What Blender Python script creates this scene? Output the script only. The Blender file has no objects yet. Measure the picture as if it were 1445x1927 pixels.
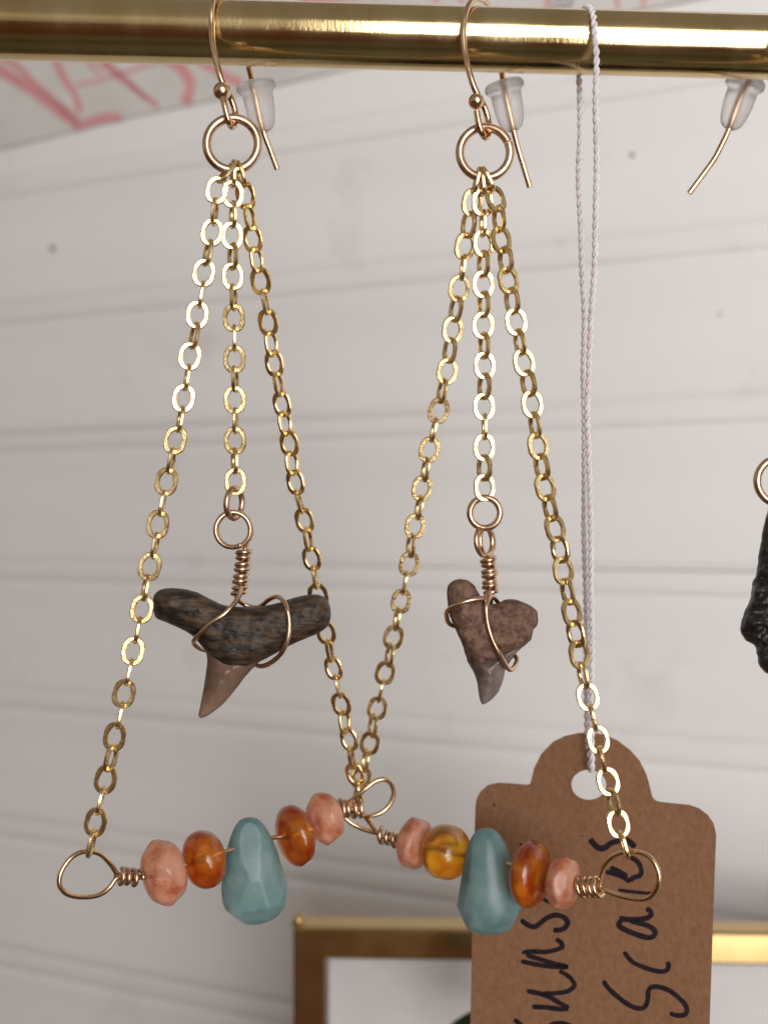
import bpy, bmesh, math, random
import numpy as np
from mathutils import Vector, Matrix, noise
from mathutils.geometry import delaunay_2d_cdt
random.seed(7)
R = math.radians
sc = bpy.context.scene
col = sc.collection

# ------------------------------------------------------------------ camera, world, lamps, exposure
F = 2000.0                     # focal length in photograph pixels (1445 x 1927)
CX, CY = 722.5, 963.5
PITCH = R(1.05)                # camera tipped up about a degree
MM = 0.001
cam_d = bpy.data.cameras.new('camera')
cam = bpy.data.objects.new('camera', cam_d); col.objects.link(cam)
cam_d.sensor_fit = 'HORIZONTAL'; cam_d.sensor_width = 36.0; cam_d.lens = 36.0*F/1445.0
cam_d.clip_start = 0.005; cam_d.clip_end = 20.0
cam.rotation_euler = (R(90)+PITCH, 0, 0)
cam_d.dof.use_dof = True; cam_d.dof.focus_distance = 0.107; cam_d.dof.aperture_fstop = 34.0
sc.camera = cam
sc.render.resolution_x, sc.render.resolution_y = 767, 1024

world = bpy.data.worlds.new('World'); sc.world = world; world.use_nodes = True
wn = world.node_tree; wn.nodes.clear()
w_out = wn.nodes.new('ShaderNodeOutputWorld'); w_bg = wn.nodes.new('ShaderNodeBackground')
w_tc = wn.nodes.new('ShaderNodeTexCoord'); w_sep = wn.nodes.new('ShaderNodeSeparateXYZ')
w_map = wn.nodes.new('ShaderNodeMapRange'); w_map.inputs['From Min'].default_value = -1; w_map.inputs['From Max'].default_value = 1
w_rmp = wn.nodes.new('ShaderNodeValToRGB')
wn.links.new(w_tc.outputs['Generated'], w_sep.inputs[0]); wn.links.new(w_sep.outputs['Z'], w_map.inputs['Value'])
wn.links.new(w_map.outputs[0], w_rmp.inputs[0]); wn.links.new(w_rmp.outputs[0], w_bg.inputs['Color'])
wn.links.new(w_bg.outputs[0], w_out.inputs['Surface'])
e = w_rmp.color_ramp.elements
e[0].position = 0.0; e[0].color = (0.10, 0.09, 0.06, 1)
e[1].position = 1.0; e[1].color = (0.22, 0.20, 0.18, 1)
for p, c in ((0.05, (0.055, 0.045, 0.028, 1)), (0.11, (0.085, 0.068, 0.042, 1)), (0.20, (0.065, 0.030, 0.016, 1)), (0.30, (0.085, 0.034, 0.018, 1)), (0.46, (0.10, 0.050, 0.030, 1)), (0.53, (0.27, 0.245, 0.21, 1)), (0.66, (0.40, 0.37, 0.33, 1)), (0.76, (0.25, 0.225, 0.195, 1))):
    x = e.new(p); x.color = c
w_bg.inputs['Strength'].default_value = 1.0

def area(name, loc, target, sx, sy, power, color, spread=180):
    d = bpy.data.lights.new(name, 'AREA'); d.shape = 'RECTANGLE'; d.size = sx; d.size_y = sy
    d.energy = power; d.color = color; d.spread = R(spread)
    o = bpy.data.objects.new(name, d); col.objects.link(o)
    o.location = loc
    o.rotation_euler = (Vector(target)-Vector(loc)).to_track_quat('-Z', 'Y').to_euler()
    return o
# the room's window, behind the photographer and to the side
LCOL = (1.0, 0.99, 0.982)
area('window_light', (0.34, -0.85, 0.26), (0.42, 0.25, 0.46), 0.72, 0.72, 5.1, LCOL, 98)
area('lower_window_light', (0.47, -0.85, -0.28), (0.55, 0.25, -0.08), 0.56, 0.33, 1.3, LCOL, 98)

sc.view_settings.view_transform = 'Standard'; sc.view_settings.look = 'None'
sc.view_settings.exposure = 0.0; sc.view_settings.gamma = 1.0
sc.cycles.use_denoising = True
sc.cycles.max_bounces = 10; sc.cycles.transmission_bounces = 10; sc.cycles.glossy_bounces = 6
sc.cycles.sample_clamp_indirect = 6.0

# ------------------------------------------------------------------ helpers
ca, sa = math.cos(PITCH), math.sin(PITCH)
def P(px, py, d):
    """photograph pixel at camera depth d (mm) -> place in the scene (metres)"""
    x = (px-CX)/F*d; u = (CY-py)/F*d
    return Vector((x, d*ca-u*sa, d*sa+u*ca))*MM
def PP(px, py, pt, n):
    r = P(px, py, 1.0)
    return r*(pt.dot(n)/r.dot(n))
def K(d=108.0): return d/F*MM          # metres for one pixel at that depth

def link_obj(name, mesh, mat=None, parent=None, matrix=None):
    o = bpy.data.objects.new(name, mesh); col.objects.link(o)
    if mat is not None and mesh is not None and not mesh.materials: mesh.materials.append(mat)
    if matrix is not None: o.matrix_basis = matrix
    if parent is not None:
        o.parent = parent
        o.matrix_parent_inverse = Matrix.Translation(-Vector(parent['_w']))
    o['_w'] = tuple(o.matrix_basis.translation)
    return o
def build(name, verts, faces, mat, parent=None, smooth=True, sharp=None, fix=True):
    """world-space verts -> one mesh object with its origin at its middle"""
    v = np.array([tuple(p) for p in verts], float); c = (v.min(0)+v.max(0))/2
    me = bpy.data.meshes.new(name); me.from_pydata((v-c).tolist(), [], faces)
    if fix:
        bm = bmesh.new(); bm.from_mesh(me); bmesh.ops.remove_doubles(bm, verts=bm.verts, dist=2e-7)
        bmesh.ops.recalc_face_normals(bm, faces=bm.faces); bm.to_mesh(me); bm.free()
    me.polygons.foreach_set('use_smooth', [smooth]*len(me.polygons))
    if sharp: me.set_sharp_from_angle(angle=R(sharp))
    me.update()
    return link_obj(name, me, mat, parent, Matrix.Translation(Vector(c)))
def thing(name, label, cat, loc, group=None):
    o = link_obj(name, None, matrix=Matrix.Translation(Vector(loc)))
    o.empty_display_size = 0.005
    tag(o, label, cat, group); return o
def tag(o, label, cat, group=None):
    o['label'] = label; o['category'] = cat
    if group: o['group'] = group

def catmull(pts, n=6, closed=False):
    pts = [Vector(p) for p in pts]; out = []; m = len(pts)
    segs = m if closed else m-1
    for i in range(segs):
        g = (lambda k: pts[k % m]) if closed else (lambda k: pts[min(max(k, 0), m-1)])
        a, b, c, d = g(i-1), g(i), g(i+1), g(i+2)
        for j in range(n):
            t = j/n
            out.append(0.5*((2*b)+(c-a)*t+(2*a-5*b+4*c-d)*t*t+(3*b-a-3*c+d)*t**3))
    if not closed: out.append(pts[-1])
    return out
def tube(pts, r, sides=10, closed=False, cap=True):
    """round wire along a line; r a number or a list"""
    pts = [Vector(p) for p in pts]; n = len(pts)
    rr = r if isinstance(r, (list, tuple)) else [r]*n
    tans = []
    for i in range(n):
        a = pts[(i-1) % n] if (closed or i > 0) else pts[0]
        b = pts[(i+1) % n] if (closed or i < n-1) else pts[-1]
        tans.append((b-a).normalized())
    ref = Vector((0, 0, 1)) if abs(tans[0].z) < 0.9 else Vector((1, 0, 0))
    u = tans[0].cross(ref).normalized(); frames = []
    for i in range(n):
        u = (u-tans[i]*u.dot(tans[i])).normalized(); frames.append(u.copy())
    twist = 0.0
    if closed:
        last = (frames[-1]-tans[0]*frames[-1].dot(tans[0])).normalized()
        twist = math.atan2(tans[0].dot(last.cross(frames[0])), last.dot(frames[0]))
    V, Fc = [], []
    for i in range(n):
        a = twist*i/n; u = frames[i]; w = tans[i].cross(u)
        for k in range(sides):
            t = 2*math.pi*k/sides+a
            V.append(pts[i]+(u*math.cos(t)+w*math.sin(t))*rr[i])
    for i in range(n if closed else n-1):
        j = (i+1) % n
        for k in range(sides):
            l = (k+1) % sides
            Fc.append((i*sides+k, i*sides+l, j*sides+l, j*sides+k))
    if cap and not closed:
        Fc.append(tuple(range(sides))[::-1]); Fc.append(tuple((n-1)*sides+k for k in range(sides)))
    return V, Fc
def merge(*parts):
    V, Fc = [], []
    for v, f in parts:
        o = len(V); V += v; Fc += [tuple(i+o for i in q) for q in f]
    return V, Fc
def wire(name, pts, r, mat, parent, n=6, closed=False, sides=10, smooth_path=True):
    q = catmull(pts, n, closed) if smooth_path else pts
    v, f = tube(q, r, sides, closed)
    return build(name, v, f, mat, parent, sharp=40)
def helix(a, b, rad, turns, r, wob=0.0, per=14, sides=8):
    a, b = Vector(a), Vector(b); ax = (b-a).normalized()
    u = ax.cross(Vector((0, 1, 0))).normalized() if abs(ax.y) < 0.9 else ax.cross(Vector((1, 0, 0))).normalized()
    w = ax.cross(u); pts = []; N = int(turns*per)
    for i in range(N+1):
        t = i/N; th = 2*math.pi*turns*t
        rr = rad*(1+wob*math.sin(th*0.37+1.3)+wob*0.6*math.sin(th*0.71))
        s = t+wob*0.18*math.sin(th*0.53)
        pts.append(a+(b-a)*s+(u*math.cos(th)+w*math.sin(th))*rr)
    return tube(pts, r, sides)

# ------------------------------------------------------------------ materials
def mat(name, col_a, col_b=None, scale=800, detail=4, lo=0.35, hi=0.65, rough=0.5, rough_b=None, metal=0.0, bump=0.0, bump_scale=None,
        stretch=(1, 1, 1), trans=0.0, ior=1.5, sss=0.0, sss_r=(1, 0.5, 0.3), sss_s=0.001, coat=0.0, spec=0.5, jitter=0.0, coord='Object', tip=None):
    m = bpy.data.materials.new(name); m.use_nodes = True; nt = m.node_tree
    b = nt.nodes['Principled BSDF']; L = nt.links.new
    b.inputs['Roughness'].default_value = rough; b.inputs['Metallic'].default_value = metal
    b.inputs['IOR'].default_value = ior; b.inputs['Transmission Weight'].default_value = trans
    b.inputs['Specular IOR Level'].default_value = spec
    b.inputs['Coat Weight'].default_value = coat; b.inputs['Coat Roughness'].default_value = 0.12
    if sss:
        b.inputs['Subsurface Weight'].default_value = sss; b.inputs['Subsurface Radius'].default_value = sss_r
        b.inputs['Subsurface Scale'].default_value = sss_s
    tc = nt.nodes.new('ShaderNodeTexCoord'); mp = nt.nodes.new('ShaderNodeMapping'); mp.inputs['Scale'].default_value = stretch
    L(tc.outputs[coord], mp.inputs[0])
    vec = mp.outputs[0]
    if jitter:
        oi = nt.nodes.new('ShaderNodeObjectInfo'); ad = nt.nodes.new('ShaderNodeVectorMath'); ad.operation = 'ADD'
        L(vec, ad.inputs[0]); L(oi.outputs['Random'], ad.inputs[1]); vec = ad.outputs[0]
    nz = nt.nodes.new('ShaderNodeTexNoise'); nz.inputs['Scale'].default_value = scale; nz.inputs['Detail'].default_value = detail
    nz.inputs['Roughness'].default_value = 0.6
    L(vec, nz.inputs['Vector'])
    if col_b is None: b.inputs['Base Color'].default_value = (*col_a, 1)
    else:
        rp = nt.nodes.new('ShaderNodeValToRGB'); rp.color_ramp.elements[0].position = lo; rp.color_ramp.elements[1].position = hi
        rp.color_ramp.elements[0].color = (*col_a, 1); rp.color_ramp.elements[1].color = (*col_b, 1)
        L(nz.outputs['Fac'], rp.inputs[0]); L(rp.outputs[0], b.inputs['Base Color'])
        if tip:                       # (z at which the tip colour is full, z at which it ends, colour)
            sp = nt.nodes.new('ShaderNodeSeparateXYZ'); L(tc.outputs['Object'], sp.inputs[0])
            tm = nt.nodes.new('ShaderNodeMapRange'); tm.inputs['From Min'].default_value = tip[1]; tm.inputs['From Max'].default_value = tip[0]
            L(sp.outputs['Z'], tm.inputs['Value'])
            tx = nt.nodes.new('ShaderNodeMixRGB'); tx.inputs['Color2'].default_value = (*tip[2], 1)
            L(tm.outputs[0], tx.inputs['Fac']); L(rp.outputs[0], tx.inputs['Color1']); L(tx.outputs[0], b.inputs['Base Color'])
    if rough_b is not None:
        mr = nt.nodes.new('ShaderNodeMapRange'); mr.inputs['To Min'].default_value = rough; mr.inputs['To Max'].default_value = rough_b
        mr.inputs['From Min'].default_value = lo; mr.inputs['From Max'].default_value = hi
        L(nz.outputs['Fac'], mr.inputs['Value']); L(mr.outputs[0], b.inputs['Roughness'])
    if bump:
        n2 = nt.nodes.new('ShaderNodeTexNoise'); n2.inputs['Scale'].default_value = bump_scale or scale; n2.inputs['Detail'].default_value = 3
        L(vec, n2.inputs['Vector'])
        bp = nt.nodes.new('ShaderNodeBump'); bp.inputs['Strength'].default_value = bump; bp.inputs['Distance'].default_value = 0.0002
        L(n2.outputs['Fac'], bp.inputs['Height']); L(bp.outputs[0], b.inputs['Normal'])
    return m
M = {}
M['gold'] = mat('yellow_gold', (0.74, 0.54, 0.26), (0.85, 0.67, 0.38), scale=500, rough=0.20, rough_b=0.32, metal=1, bump=0.14, bump_scale=2200, jitter=1)
M['rose'] = mat('rose_gold_fill', (0.60, 0.39, 0.26), (0.72, 0.52, 0.36), scale=500, rough=0.24, rough_b=0.36, metal=1, bump=0.06, bump_scale=2200)
M['ear'] = mat('gold_fill_wire', (0.64, 0.42, 0.24), (0.74, 0.54, 0.34), scale=400, rough=0.16, rough_b=0.26, metal=1, bump=0.04, bump_scale=2000)
M['brass'] = mat('polished_brass', (0.66, 0.49, 0.23), (0.76, 0.60, 0.33), scale=140, detail=8, rough=0.11, rough_b=0.19, metal=1, bump=0.05, bump_scale=3000, stretch=(1, 0.3, 0.3))
M['frame'] = mat('satin_gold_metal', (0.60, 0.41, 0.17), (0.64, 0.45, 0.20), scale=120, rough=0.19, rough_b=0.22, metal=1, bump=0.02, bump_scale=900)
M['silicone'] = mat('frosted_silicone', (0.96, 0.94, 0.95), rough=0.46, trans=0.80, ior=1.26, sss=0.5, sss_r=(1, 1, 1), sss_s=0.0015, bump=0.03, bump_scale=900)
M['amber'] = mat('honey_amber', (0.66, 0.18, 0.006), (0.95, 0.54, 0.03), scale=360, detail=6, lo=0.36, hi=0.60, rough=0.22, trans=0.84, ior=1.42, coat=0.5, bump=0.12, bump_scale=420)
M['amber_dark'] = mat('red_amber', (0.46, 0.050, 0.004), (0.92, 0.34, 0.018), scale=420, detail=7, lo=0.38, hi=0.64, rough=0.24, trans=0.70, ior=1.40, coat=0.5, bump=0.12, bump_scale=420)
M['sunstone'] = mat('peach_sunstone', (0.60, 0.15, 0.06), (0.88, 0.47, 0.32), scale=520, detail=8, lo=0.32, hi=0.54, rough=0.33, sss=0.35, sss_r=(1, 0.45, 0.32), sss_s=0.0014, bump=0.22, bump_scale=700, trans=0.52, ior=1.36, coat=0.25)
M['amazonite'] = mat('blue_green_amazonite', (0.13, 0.29, 0.31), (0.42, 0.56, 0.54), scale=260, detail=6, lo=0.26, hi=0.74, rough=0.26, sss=0.35, sss_r=(0.6, 0.9, 1.0), sss_s=0.0010, bump=0.10, bump_scale=900, spec=0.34, trans=0.52, ior=1.36)
M['root_dark'] = mat('dark_fossil_root', (0.014, 0.009, 0.006), (0.135, 0.080, 0.044), scale=1000, detail=12, lo=0.42, hi=0.74, rough=0.50, rough_b=0.62, bump=0.7, bump_scale=2800, stretch=(0.40, 1, 1.3), spec=0.45)
M['crown_dark'] = mat('taupe_enamel', (0.085, 0.048, 0.032), (0.22, 0.135, 0.095), scale=300, detail=7, lo=0.30, hi=0.72, rough=0.30, spec=0.35, bump=0.15, bump_scale=900, sss=0.15, sss_s=0.0006, stretch=(1, 1, 0.4), tip=(-0.0042, -0.0005, (0.34, 0.215, 0.145)))
M['root_red'] = mat('reddish_fossil_root', (0.070, 0.035, 0.024), (0.220, 0.125, 0.088), scale=1100, detail=12, lo=0.34, hi=0.60, rough=0.72, bump=0.9, bump_scale=2600, spec=0.3)
M['crown_grey'] = mat('grey_blue_enamel', (0.060, 0.040, 0.036), (0.23, 0.175, 0.155), scale=420, detail=7, lo=0.36, hi=0.66, rough=0.28, spec=0.4, bump=0.2, bump_scale=900, sss=0.15, sss_s=0.0006, tip=(-0.0034, -0.0008, (0.27, 0.235, 0.225)))
M['black_tooth'] = mat('black_fossil', (0.006, 0.006, 0.006), (0.028, 0.026, 0.025), scale=500, detail=7, rough=0.34, rough_b=0.6, bump=0.9, bump_scale=900)
M['kraft'] = mat('kraft_card', (0.195, 0.091, 0.045), (0.272, 0.140, 0.075), scale=2000, detail=10, lo=0.28, hi=0.74, rough=0.85, bump=0.2, bump_scale=3200, spec=0.25, stretch=(1, 1, 0.6))
M['ink'] = mat('marker_ink', (0.012, 0.008, 0.012), (0.022, 0.013, 0.018), scale=1500, rough=0.6, spec=0.12)
M['thread'] = mat('white_cotton', (0.66, 0.60, 0.62), (0.80, 0.76, 0.77), scale=1500, rough=0.8, sss=0.2, sss_s=0.0004, spec=0.3)
M['sign'] = mat('grey_white_card', (0.57, 0.545, 0.515), (0.63, 0.61, 0.585), scale=60, rough=0.75, spec=0.3)
M['pink'] = mat('pink_print', (0.60, 0.26, 0.27), (0.66, 0.33, 0.34), scale=80, rough=0.7, spec=0.3)
M['mat_board'] = mat('white_mat_board', (0.66, 0.63, 0.62), (0.72, 0.69, 0.68), scale=60, rough=0.8)
def thin_glass():
    m = bpy.data.materials.new('picture_glass'); m.use_nodes = True; nt = m.node_tree; nt.nodes.clear(); L = nt.links.new
    o = nt.nodes.new('ShaderNodeOutputMaterial'); mx = nt.nodes.new('ShaderNodeMixShader'); t = nt.nodes.new('ShaderNodeBsdfTransparent')
    g = nt.nodes.new('ShaderNodeBsdfGlossy'); g.inputs['Roughness'].default_value = 0.03; fr = nt.nodes.new('ShaderNodeFresnel'); fr.inputs['IOR'].default_value = 1.5
    L(fr.outputs[0], mx.inputs[0]); L(t.outputs[0], mx.inputs[1]); L(g.outputs[0], mx.inputs[2]); L(mx.outputs[0], o.inputs['Surface'])
    return m
M['glass'] = thin_glass()
M['bead'] = mat('clear_crystal', (0.98, 0.97, 1), rough=0.03, trans=1.0, ior=1.52)
M['leaf'] = mat('dark_leaf', (0.012, 0.028, 0.010), (0.030, 0.055, 0.018), scale=300, rough=0.35)
M['nail'] = mat('filled_nail_hole', (0.22, 0.17, 0.14), (0.32, 0.27, 0.23), scale=800, rough=0.8)

def wall_paint():
    m = mat('white_wall_paint', (0.725, 0.70, 0.69), (0.785, 0.768, 0.76), scale=22, detail=8, lo=0.30, hi=0.62, rough=0.40, bump=0.16, bump_scale=260, spec=0.4, stretch=(0.12, 0.12, 1), coord='Object')
    nt = m.node_tree; L = nt.links.new
    b = nt.nodes['Principled BSDF']; src = b.inputs['Base Color'].links[0].from_socket
    geo = nt.nodes.new('ShaderNodeNewGeometry')
    nz = nt.nodes.new('ShaderNodeTexNoise'); nz.inputs['Scale'].default_value = 26; nz.inputs['Detail'].default_value = 7; nz.inputs['Roughness'].default_value = 0.65
    L(geo.outputs['Position'], nz.inputs['Vector'])
    rp = nt.nodes.new('ShaderNodeValToRGB'); rp.color_ramp.elements[0].position = 0.60; rp.color_ramp.elements[1].position = 0.80
    mx = nt.nodes.new('ShaderNodeMixRGB'); mx.blend_type = 'MULTIPLY'; mx.inputs['Color2'].default_value = (0.86, 0.82, 0.78, 1)
    L(nz.outputs['Fac'], rp.inputs[0]); L(rp.outputs[0], mx.inputs['Fac']); L(src, mx.inputs['Color1']); L(mx.outputs[0], b.inputs['Base Color'])
    return m
M['wall'] = wall_paint()

# ------------------------------------------------------------------ the wall: beadboard planks
VPX = -3900.0
wdir = Vector(((VPX-CX)/F, 1, 0)).normalized()          # along the boards, away from the camera
wright = -wdir                                            # along the boards, towards the near end
wnorm = Vector((wdir.y*-1, wdir.x, 0)).normalized()      # out of the wall
if wnorm.y > 0: wnorm = -wnorm
W0 = P(722, 945, 281)                                     # a joint in the middle of the picture
PITCH_B = 40.0*MM
wall = link_obj('wall', None, matrix=Matrix.Translation(W0)); wall['kind'] = 'structure'
wall['label'] = 'white painted beadboard wall of narrow horizontal planks'
# plank profile (height along z, depth out of the wall), mm: flat board with a rounded bead between two grooves at its top edge
prof = [(-20, -4), (-20, -0.78), (-19.4, -0.62), (-18.7, -0.28), (-17.9, -0.06), (-17.0, 0.0), (11.2, 0.0), (12.1, -0.06), (12.9, -0.28), (13.6, -0.62), (14.1, -0.76), (14.6, -0.62)]
for k in range(1, 9):
    t = math.pi*k/8
    prof.append((17.1-2.55*math.cos(t), -0.50+0.48*math.sin(t)))
prof += [(19.8, -0.72), (20.0, -0.78), (20.0, -4)]
def plank(k):
    v, f = [], []
    zc = W0.z+(k*40.0+3.0)*MM
    n = len(prof); xs = np.linspace(-0.42, 0.52, 12)
    off = random.uniform(-0.10, 0.05)*MM
    for x in xs:
        for (h, dp) in prof:
            sag = 0.0004*math.sin(x*9+k*1.7)
            v.append(Vector((W0.x, W0.y, 0))+wright*float(x)+wnorm*(dp*MM+off)+Vector((0, 0, zc+h*MM+sag*0.5)))
    for i in range(len(xs)-1):
        for j in range(n-1):
            f.append((i*n+j, i*n+j+1, (i+1)*n+j+1, (i+1)*n+j))
    build('plank', v, f, M['wall'], wall, sharp=50)
for k in range(-7, 8): plank(k)
def on_wall(px, py, lift=0.0):
    pt = Vector((W0.x, W0.y, 0))+wnorm*lift*MM
    return PP(px, py, pt, wnorm)
def disc(c, n, r, h, seg=14):
    n = n.normalized(); u = n.cross(Vector((0, 0, 1))).normalized(); w = n.cross(u)
    v = [c+n*h]+[c+n*h*0.9+(u*math.cos(2*math.pi*i/seg)+w*math.sin(2*math.pi*i/seg))*r for i in range(seg)]
    v += [c-n*h+(u*math.cos(2*math.pi*i/seg)+w*math.sin(2*math.pi*i/seg))*r*1.05 for i in range(seg)]
    f = [(0, 1+i, 1+(i+1) % seg) for i in range(seg)]+[(1+i, 1+seg+i, 1+seg+(i+1) % seg, 1+(i+1) % seg) for i in range(seg)]
    return v, f
for (px, py, r) in ((99, 467, 0.9), (1190, 290, 0.55), (1355, 590, 0.3)):
    v, f = disc(on_wall(px, py, 0.2), wnorm, r*MM, 0.25*MM); build('nail', v, f, M['nail'], wall)

# ------------------------------------------------------------------ flat outlines and strokes
def resample(poly, step, closed=True):
    out = []; m = len(poly)
    for i in range(m if closed else m-1):
        a = np.array(poly[i], float); b = np.array(poly[(i+1) % m], float); L = np.linalg.norm(b-a); n = max(1, int(round(L/step)))
        for j in range(n): out.append(tuple(a+(b-a)*j/n))
    return out
def round_poly(poly, n=4):
    p = catmull([(x, y, 0) for x, y in poly], n, True); return [(q.x, q.y) for q in p]
def cdt(loops, inner=()):
    v, e = [], []
    for lp in loops:
        o = len(v); v += [Vector(p) for p in lp]; e += [(o+i, o+(i+1) % len(lp)) for i in range(len(lp))]
    v += [Vector(p) for p in inner]
    r = delaunay_2d_cdt(v, e, [], 2, 1e-6)
    return [tuple(p) for p in r[0]], e, [tuple(f) for f in r[2]]
def slab(loops, to3d, n, thick):
    """a flat sheet of real thickness: outline (and holes) in pixels laid on a plane"""
    pv, e, tri = cdt(loops); N = len(pv)
    for h in loops[1:]:
        tri = [t for t in tri if not inside(tuple(sum(pv[i][k] for i in t)/3 for k in (0, 1)), h)]
    v = [to3d(*p) for p in pv]+[to3d(*p)-n*thick for p in pv]
    f = []
    for t in tri:
        a, b, c = (v[i] for i in t); q = t if (b-a).cross(c-a).dot(n) > 0 else t[::-1]
        f.append(q); f.append(tuple(i+N for i in q[::-1]))
    for a, b in e: f.append((a, b, b+N, a+N))
    return v, f
def inside(p, poly):
    x, y = p; c = False; j = len(poly)-1
    for i in range(len(poly)):
        xi, yi = poly[i]; xj, yj = poly[j]
        if (yi > y) != (yj > y) and x < (xj-xi)*(y-yi)/(yj-yi)+xi: c = not c
        j = i
    return c
def inflate(poly, d, T, w, step=4.0, rough=0.0, seed=0.0, tilt=None, back=1.0, power=0.5):
    """a rounded solid with the given outline (pixels at depth d mm), half thickness T mm"""
    B = resample(round_poly(poly, 3), step)
    B = [(x+rough*9*noise.noise((x*0.09, y*0.09, seed)), y+rough*9*noise.noise((x*0.09, y*0.09, seed+5))) for x, y in B]
    A = np.array(B); A2 = np.roll(A, -1, 0); dv = A2-A; dl = (dv**2).sum(1)+1e-9
    def dist(p):
        t = np.clip(((np.array(p)-A)*dv).sum(1)/dl, 0, 1); q = A+dv*t[:, None]
        return float(np.sqrt(((q-np.array(p))**2).sum(1)).min())
    x0, y0 = A.min(0); x1, y1 = A.max(0); inn = []
    yy = y0; row = 0
    while yy < y1:
        xx = x0+(step/2 if row % 2 else 0)
        while xx < x1:
            if inside((xx, yy), B) and dist((xx, yy)) > step*0.45: inn.append((xx, yy))
            xx += step
        yy += step*0.87; row += 1
    pv, e, tri = cdt([B], inn); N = len(pv); nb = len(B)
    V = []; idx_back = {}
    for i, p in enumerate(pv):
        ds = 0.0 if i < nb else dist(p)
        h = T*(1-(1-min(1, ds/w))**2)**power
        if rough and ds > 0: h += rough*T*1.6*noise.fractal((p[0]*0.035, p[1]*0.05, seed), 1.0, 2.0, 5)*min(1, ds/8)
        dd = d+(tilt(p[0], p[1]) if tilt else 0)
        V.append(P(p[0], p[1], dd-h))
    for i, p in enumerate(pv):
        if i < nb: idx_back[i] = i; continue
        h = T*back*(1-(1-min(1, dist(p)/w))**2)**power; dd = d+(tilt(p[0], p[1]) if tilt else 0)
        idx_back[i] = len(V); V.append(P(p[0], p[1], dd+h))
    Fc = []
    for t in tri:
        a, b, c = (V[i] for i in t); q = t if (b-a).cross(c-a).y < 0 else t[::-1]
        Fc.append(q); Fc.append(tuple(idx_back[i] for i in q[::-1]))
    return V, Fc
def ribbon(pts, w, to3d):
    """one pen stroke: a flat band with round ends; w in pixels (number or start/end pair)"""
    q = catmull([(x, y, 0) for x, y in pts], 6); q = [(a.x, a.y) for a in q]; n = len(q); v, f = [], []
    for i in range(n):
        a = np.array(q[max(0, i-1)]); b = np.array(q[min(n-1, i+1)]); t = (b-a)/(np.linalg.norm(b-a)+1e-9)
        nn = np.array((-t[1], t[0])); ww = w*(1+0.16*noise.noise((q[i][0]*0.06, q[i][1]*0.06, 3.3)))/2
        e = min(i, n-1-i); ww *= (0.55, 0.85, 1.0)[min(e, 2)]
        c = np.array(q[i])
        v += [to3d(*(c+nn*ww)), to3d(*(c-nn*ww))]
    for i in range(n-1): f.append((2*i, 2*i+1, 2*i+3, 2*i+2))
    return v, f

# ------------------------------------------------------------------ sign on the wall
edge = [(-420, 392), (0, 280), (235, 221), (415, 184), (648, 129), (1193, 18), (1300, -1), (1700, -84)]
sgn_loop = edge+[(1700, -420), (-420, -420)]
SL = 0.7
s3 = lambda x, y: on_wall(x, y, SL)
v, f = slab([resample(sgn_loop, 60)], s3, wnorm, 0.4*MM)
sign = thing('sign', 'pale grey card sign with pink hand-drawn lettering, fixed high on the planks', 'sign', s3(300, 100))
build('card', v, f, M['sign'], sign, smooth=False)
z1 = lambda x, y: (x/2.007, y/2.007)
lets = [([(-60, 228), (100, 325), (200, 400), (290, 470)], 26), ([(-60, 175), (60, 245), (150, 330), (300, 455)], 15), ([(200, 200), (240, 290), (285, 360), (300, 425)], 17),
        ([(278, 478), (340, 458), (400, 440), (462, 440)], 22), ([(285, 320), (400, 295), (500, 262), (620, 225)], 9),
        ([(330, 225), (355, 255), (385, 282)], 10), ([(370, 225), (450, 290), (530, 350), (600, 402)], 15), ([(395, 225), (470, 290), (560, 375)], 11),
        ([(620, 215), (680, 250), (715, 305), (712, 360), (695, 388)], 27), ([(740, 215), (800, 255), (860, 290), (915, 315)], 22)]
parts = []
s3i = lambda x, y: on_wall(x, y, SL+0.12)
for pts, w in lets: parts.append(ribbon([z1(*p) for p in pts], w*0.78, s3i))
for pts, w in (([(560, 10), (590, -2), (700, -16)], 20), ([(700, -10), (760, -30)], 16), ([(1030, 16), (1034, -40)], 11), ([(1163, 18), (1160, -14), (1166, -40)], 9), ([(1210, 14), (1214, -30)], 9), ([(868, 8), (872, -40)], 12), ([(815, 4), (840, -30)], 12)):
    parts.append(ribbon(pts, w, s3i))
for v, f in parts: build('lettering', v, f, M['pink'], sign, smooth=False)

# ------------------------------------------------------------------ small clear crystal on the sign
def gem(c, r, mat_, name, seg=8):
    v, f = [], []
    for i, (z, rr) in enumerate(((1, 0.0), (0.72, 0.66), (0.2, 1.0), (-0.2, 1.0), (-0.72, 0.66), (-1, 0.0))):
        for k in range(seg):
            a = 2*math.pi*(k+0.5*(i % 2))/seg; v.append(c+Vector((math.cos(a)*rr, math.sin(a)*rr, z))*r)
    for i in range(5):
        for k in range(seg): f.append((i*seg+k, i*seg+(k+1) % seg, (i+1)*seg+(k+1) % seg, (i+1)*seg+k))
    return build(name, v, f, mat_, smooth=False)
g = gem(on_wall(1062, 2, SL+2.2), 2.1*MM, M['bead'], 'crystal_bead')
tag(g, 'tiny clear crystal bead glinting on the lower edge of the sign', 'bead')

# ------------------------------------------------------------------ brass rod
RD = 111.5
ra, rb = P(-420, 39.5, RD), P(1900, 99, RD)
n = 90
pts = [ra+(rb-ra)*(i/n) for i in range(n+1)]
v, f = tube(pts, 57.5*K(RD), 72)
rod = build('display_rod', v, f, M['brass'], sharp=40)
tag(rod, 'polished round brass rod from which all the earrings and the tag hang', 'rod')

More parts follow.
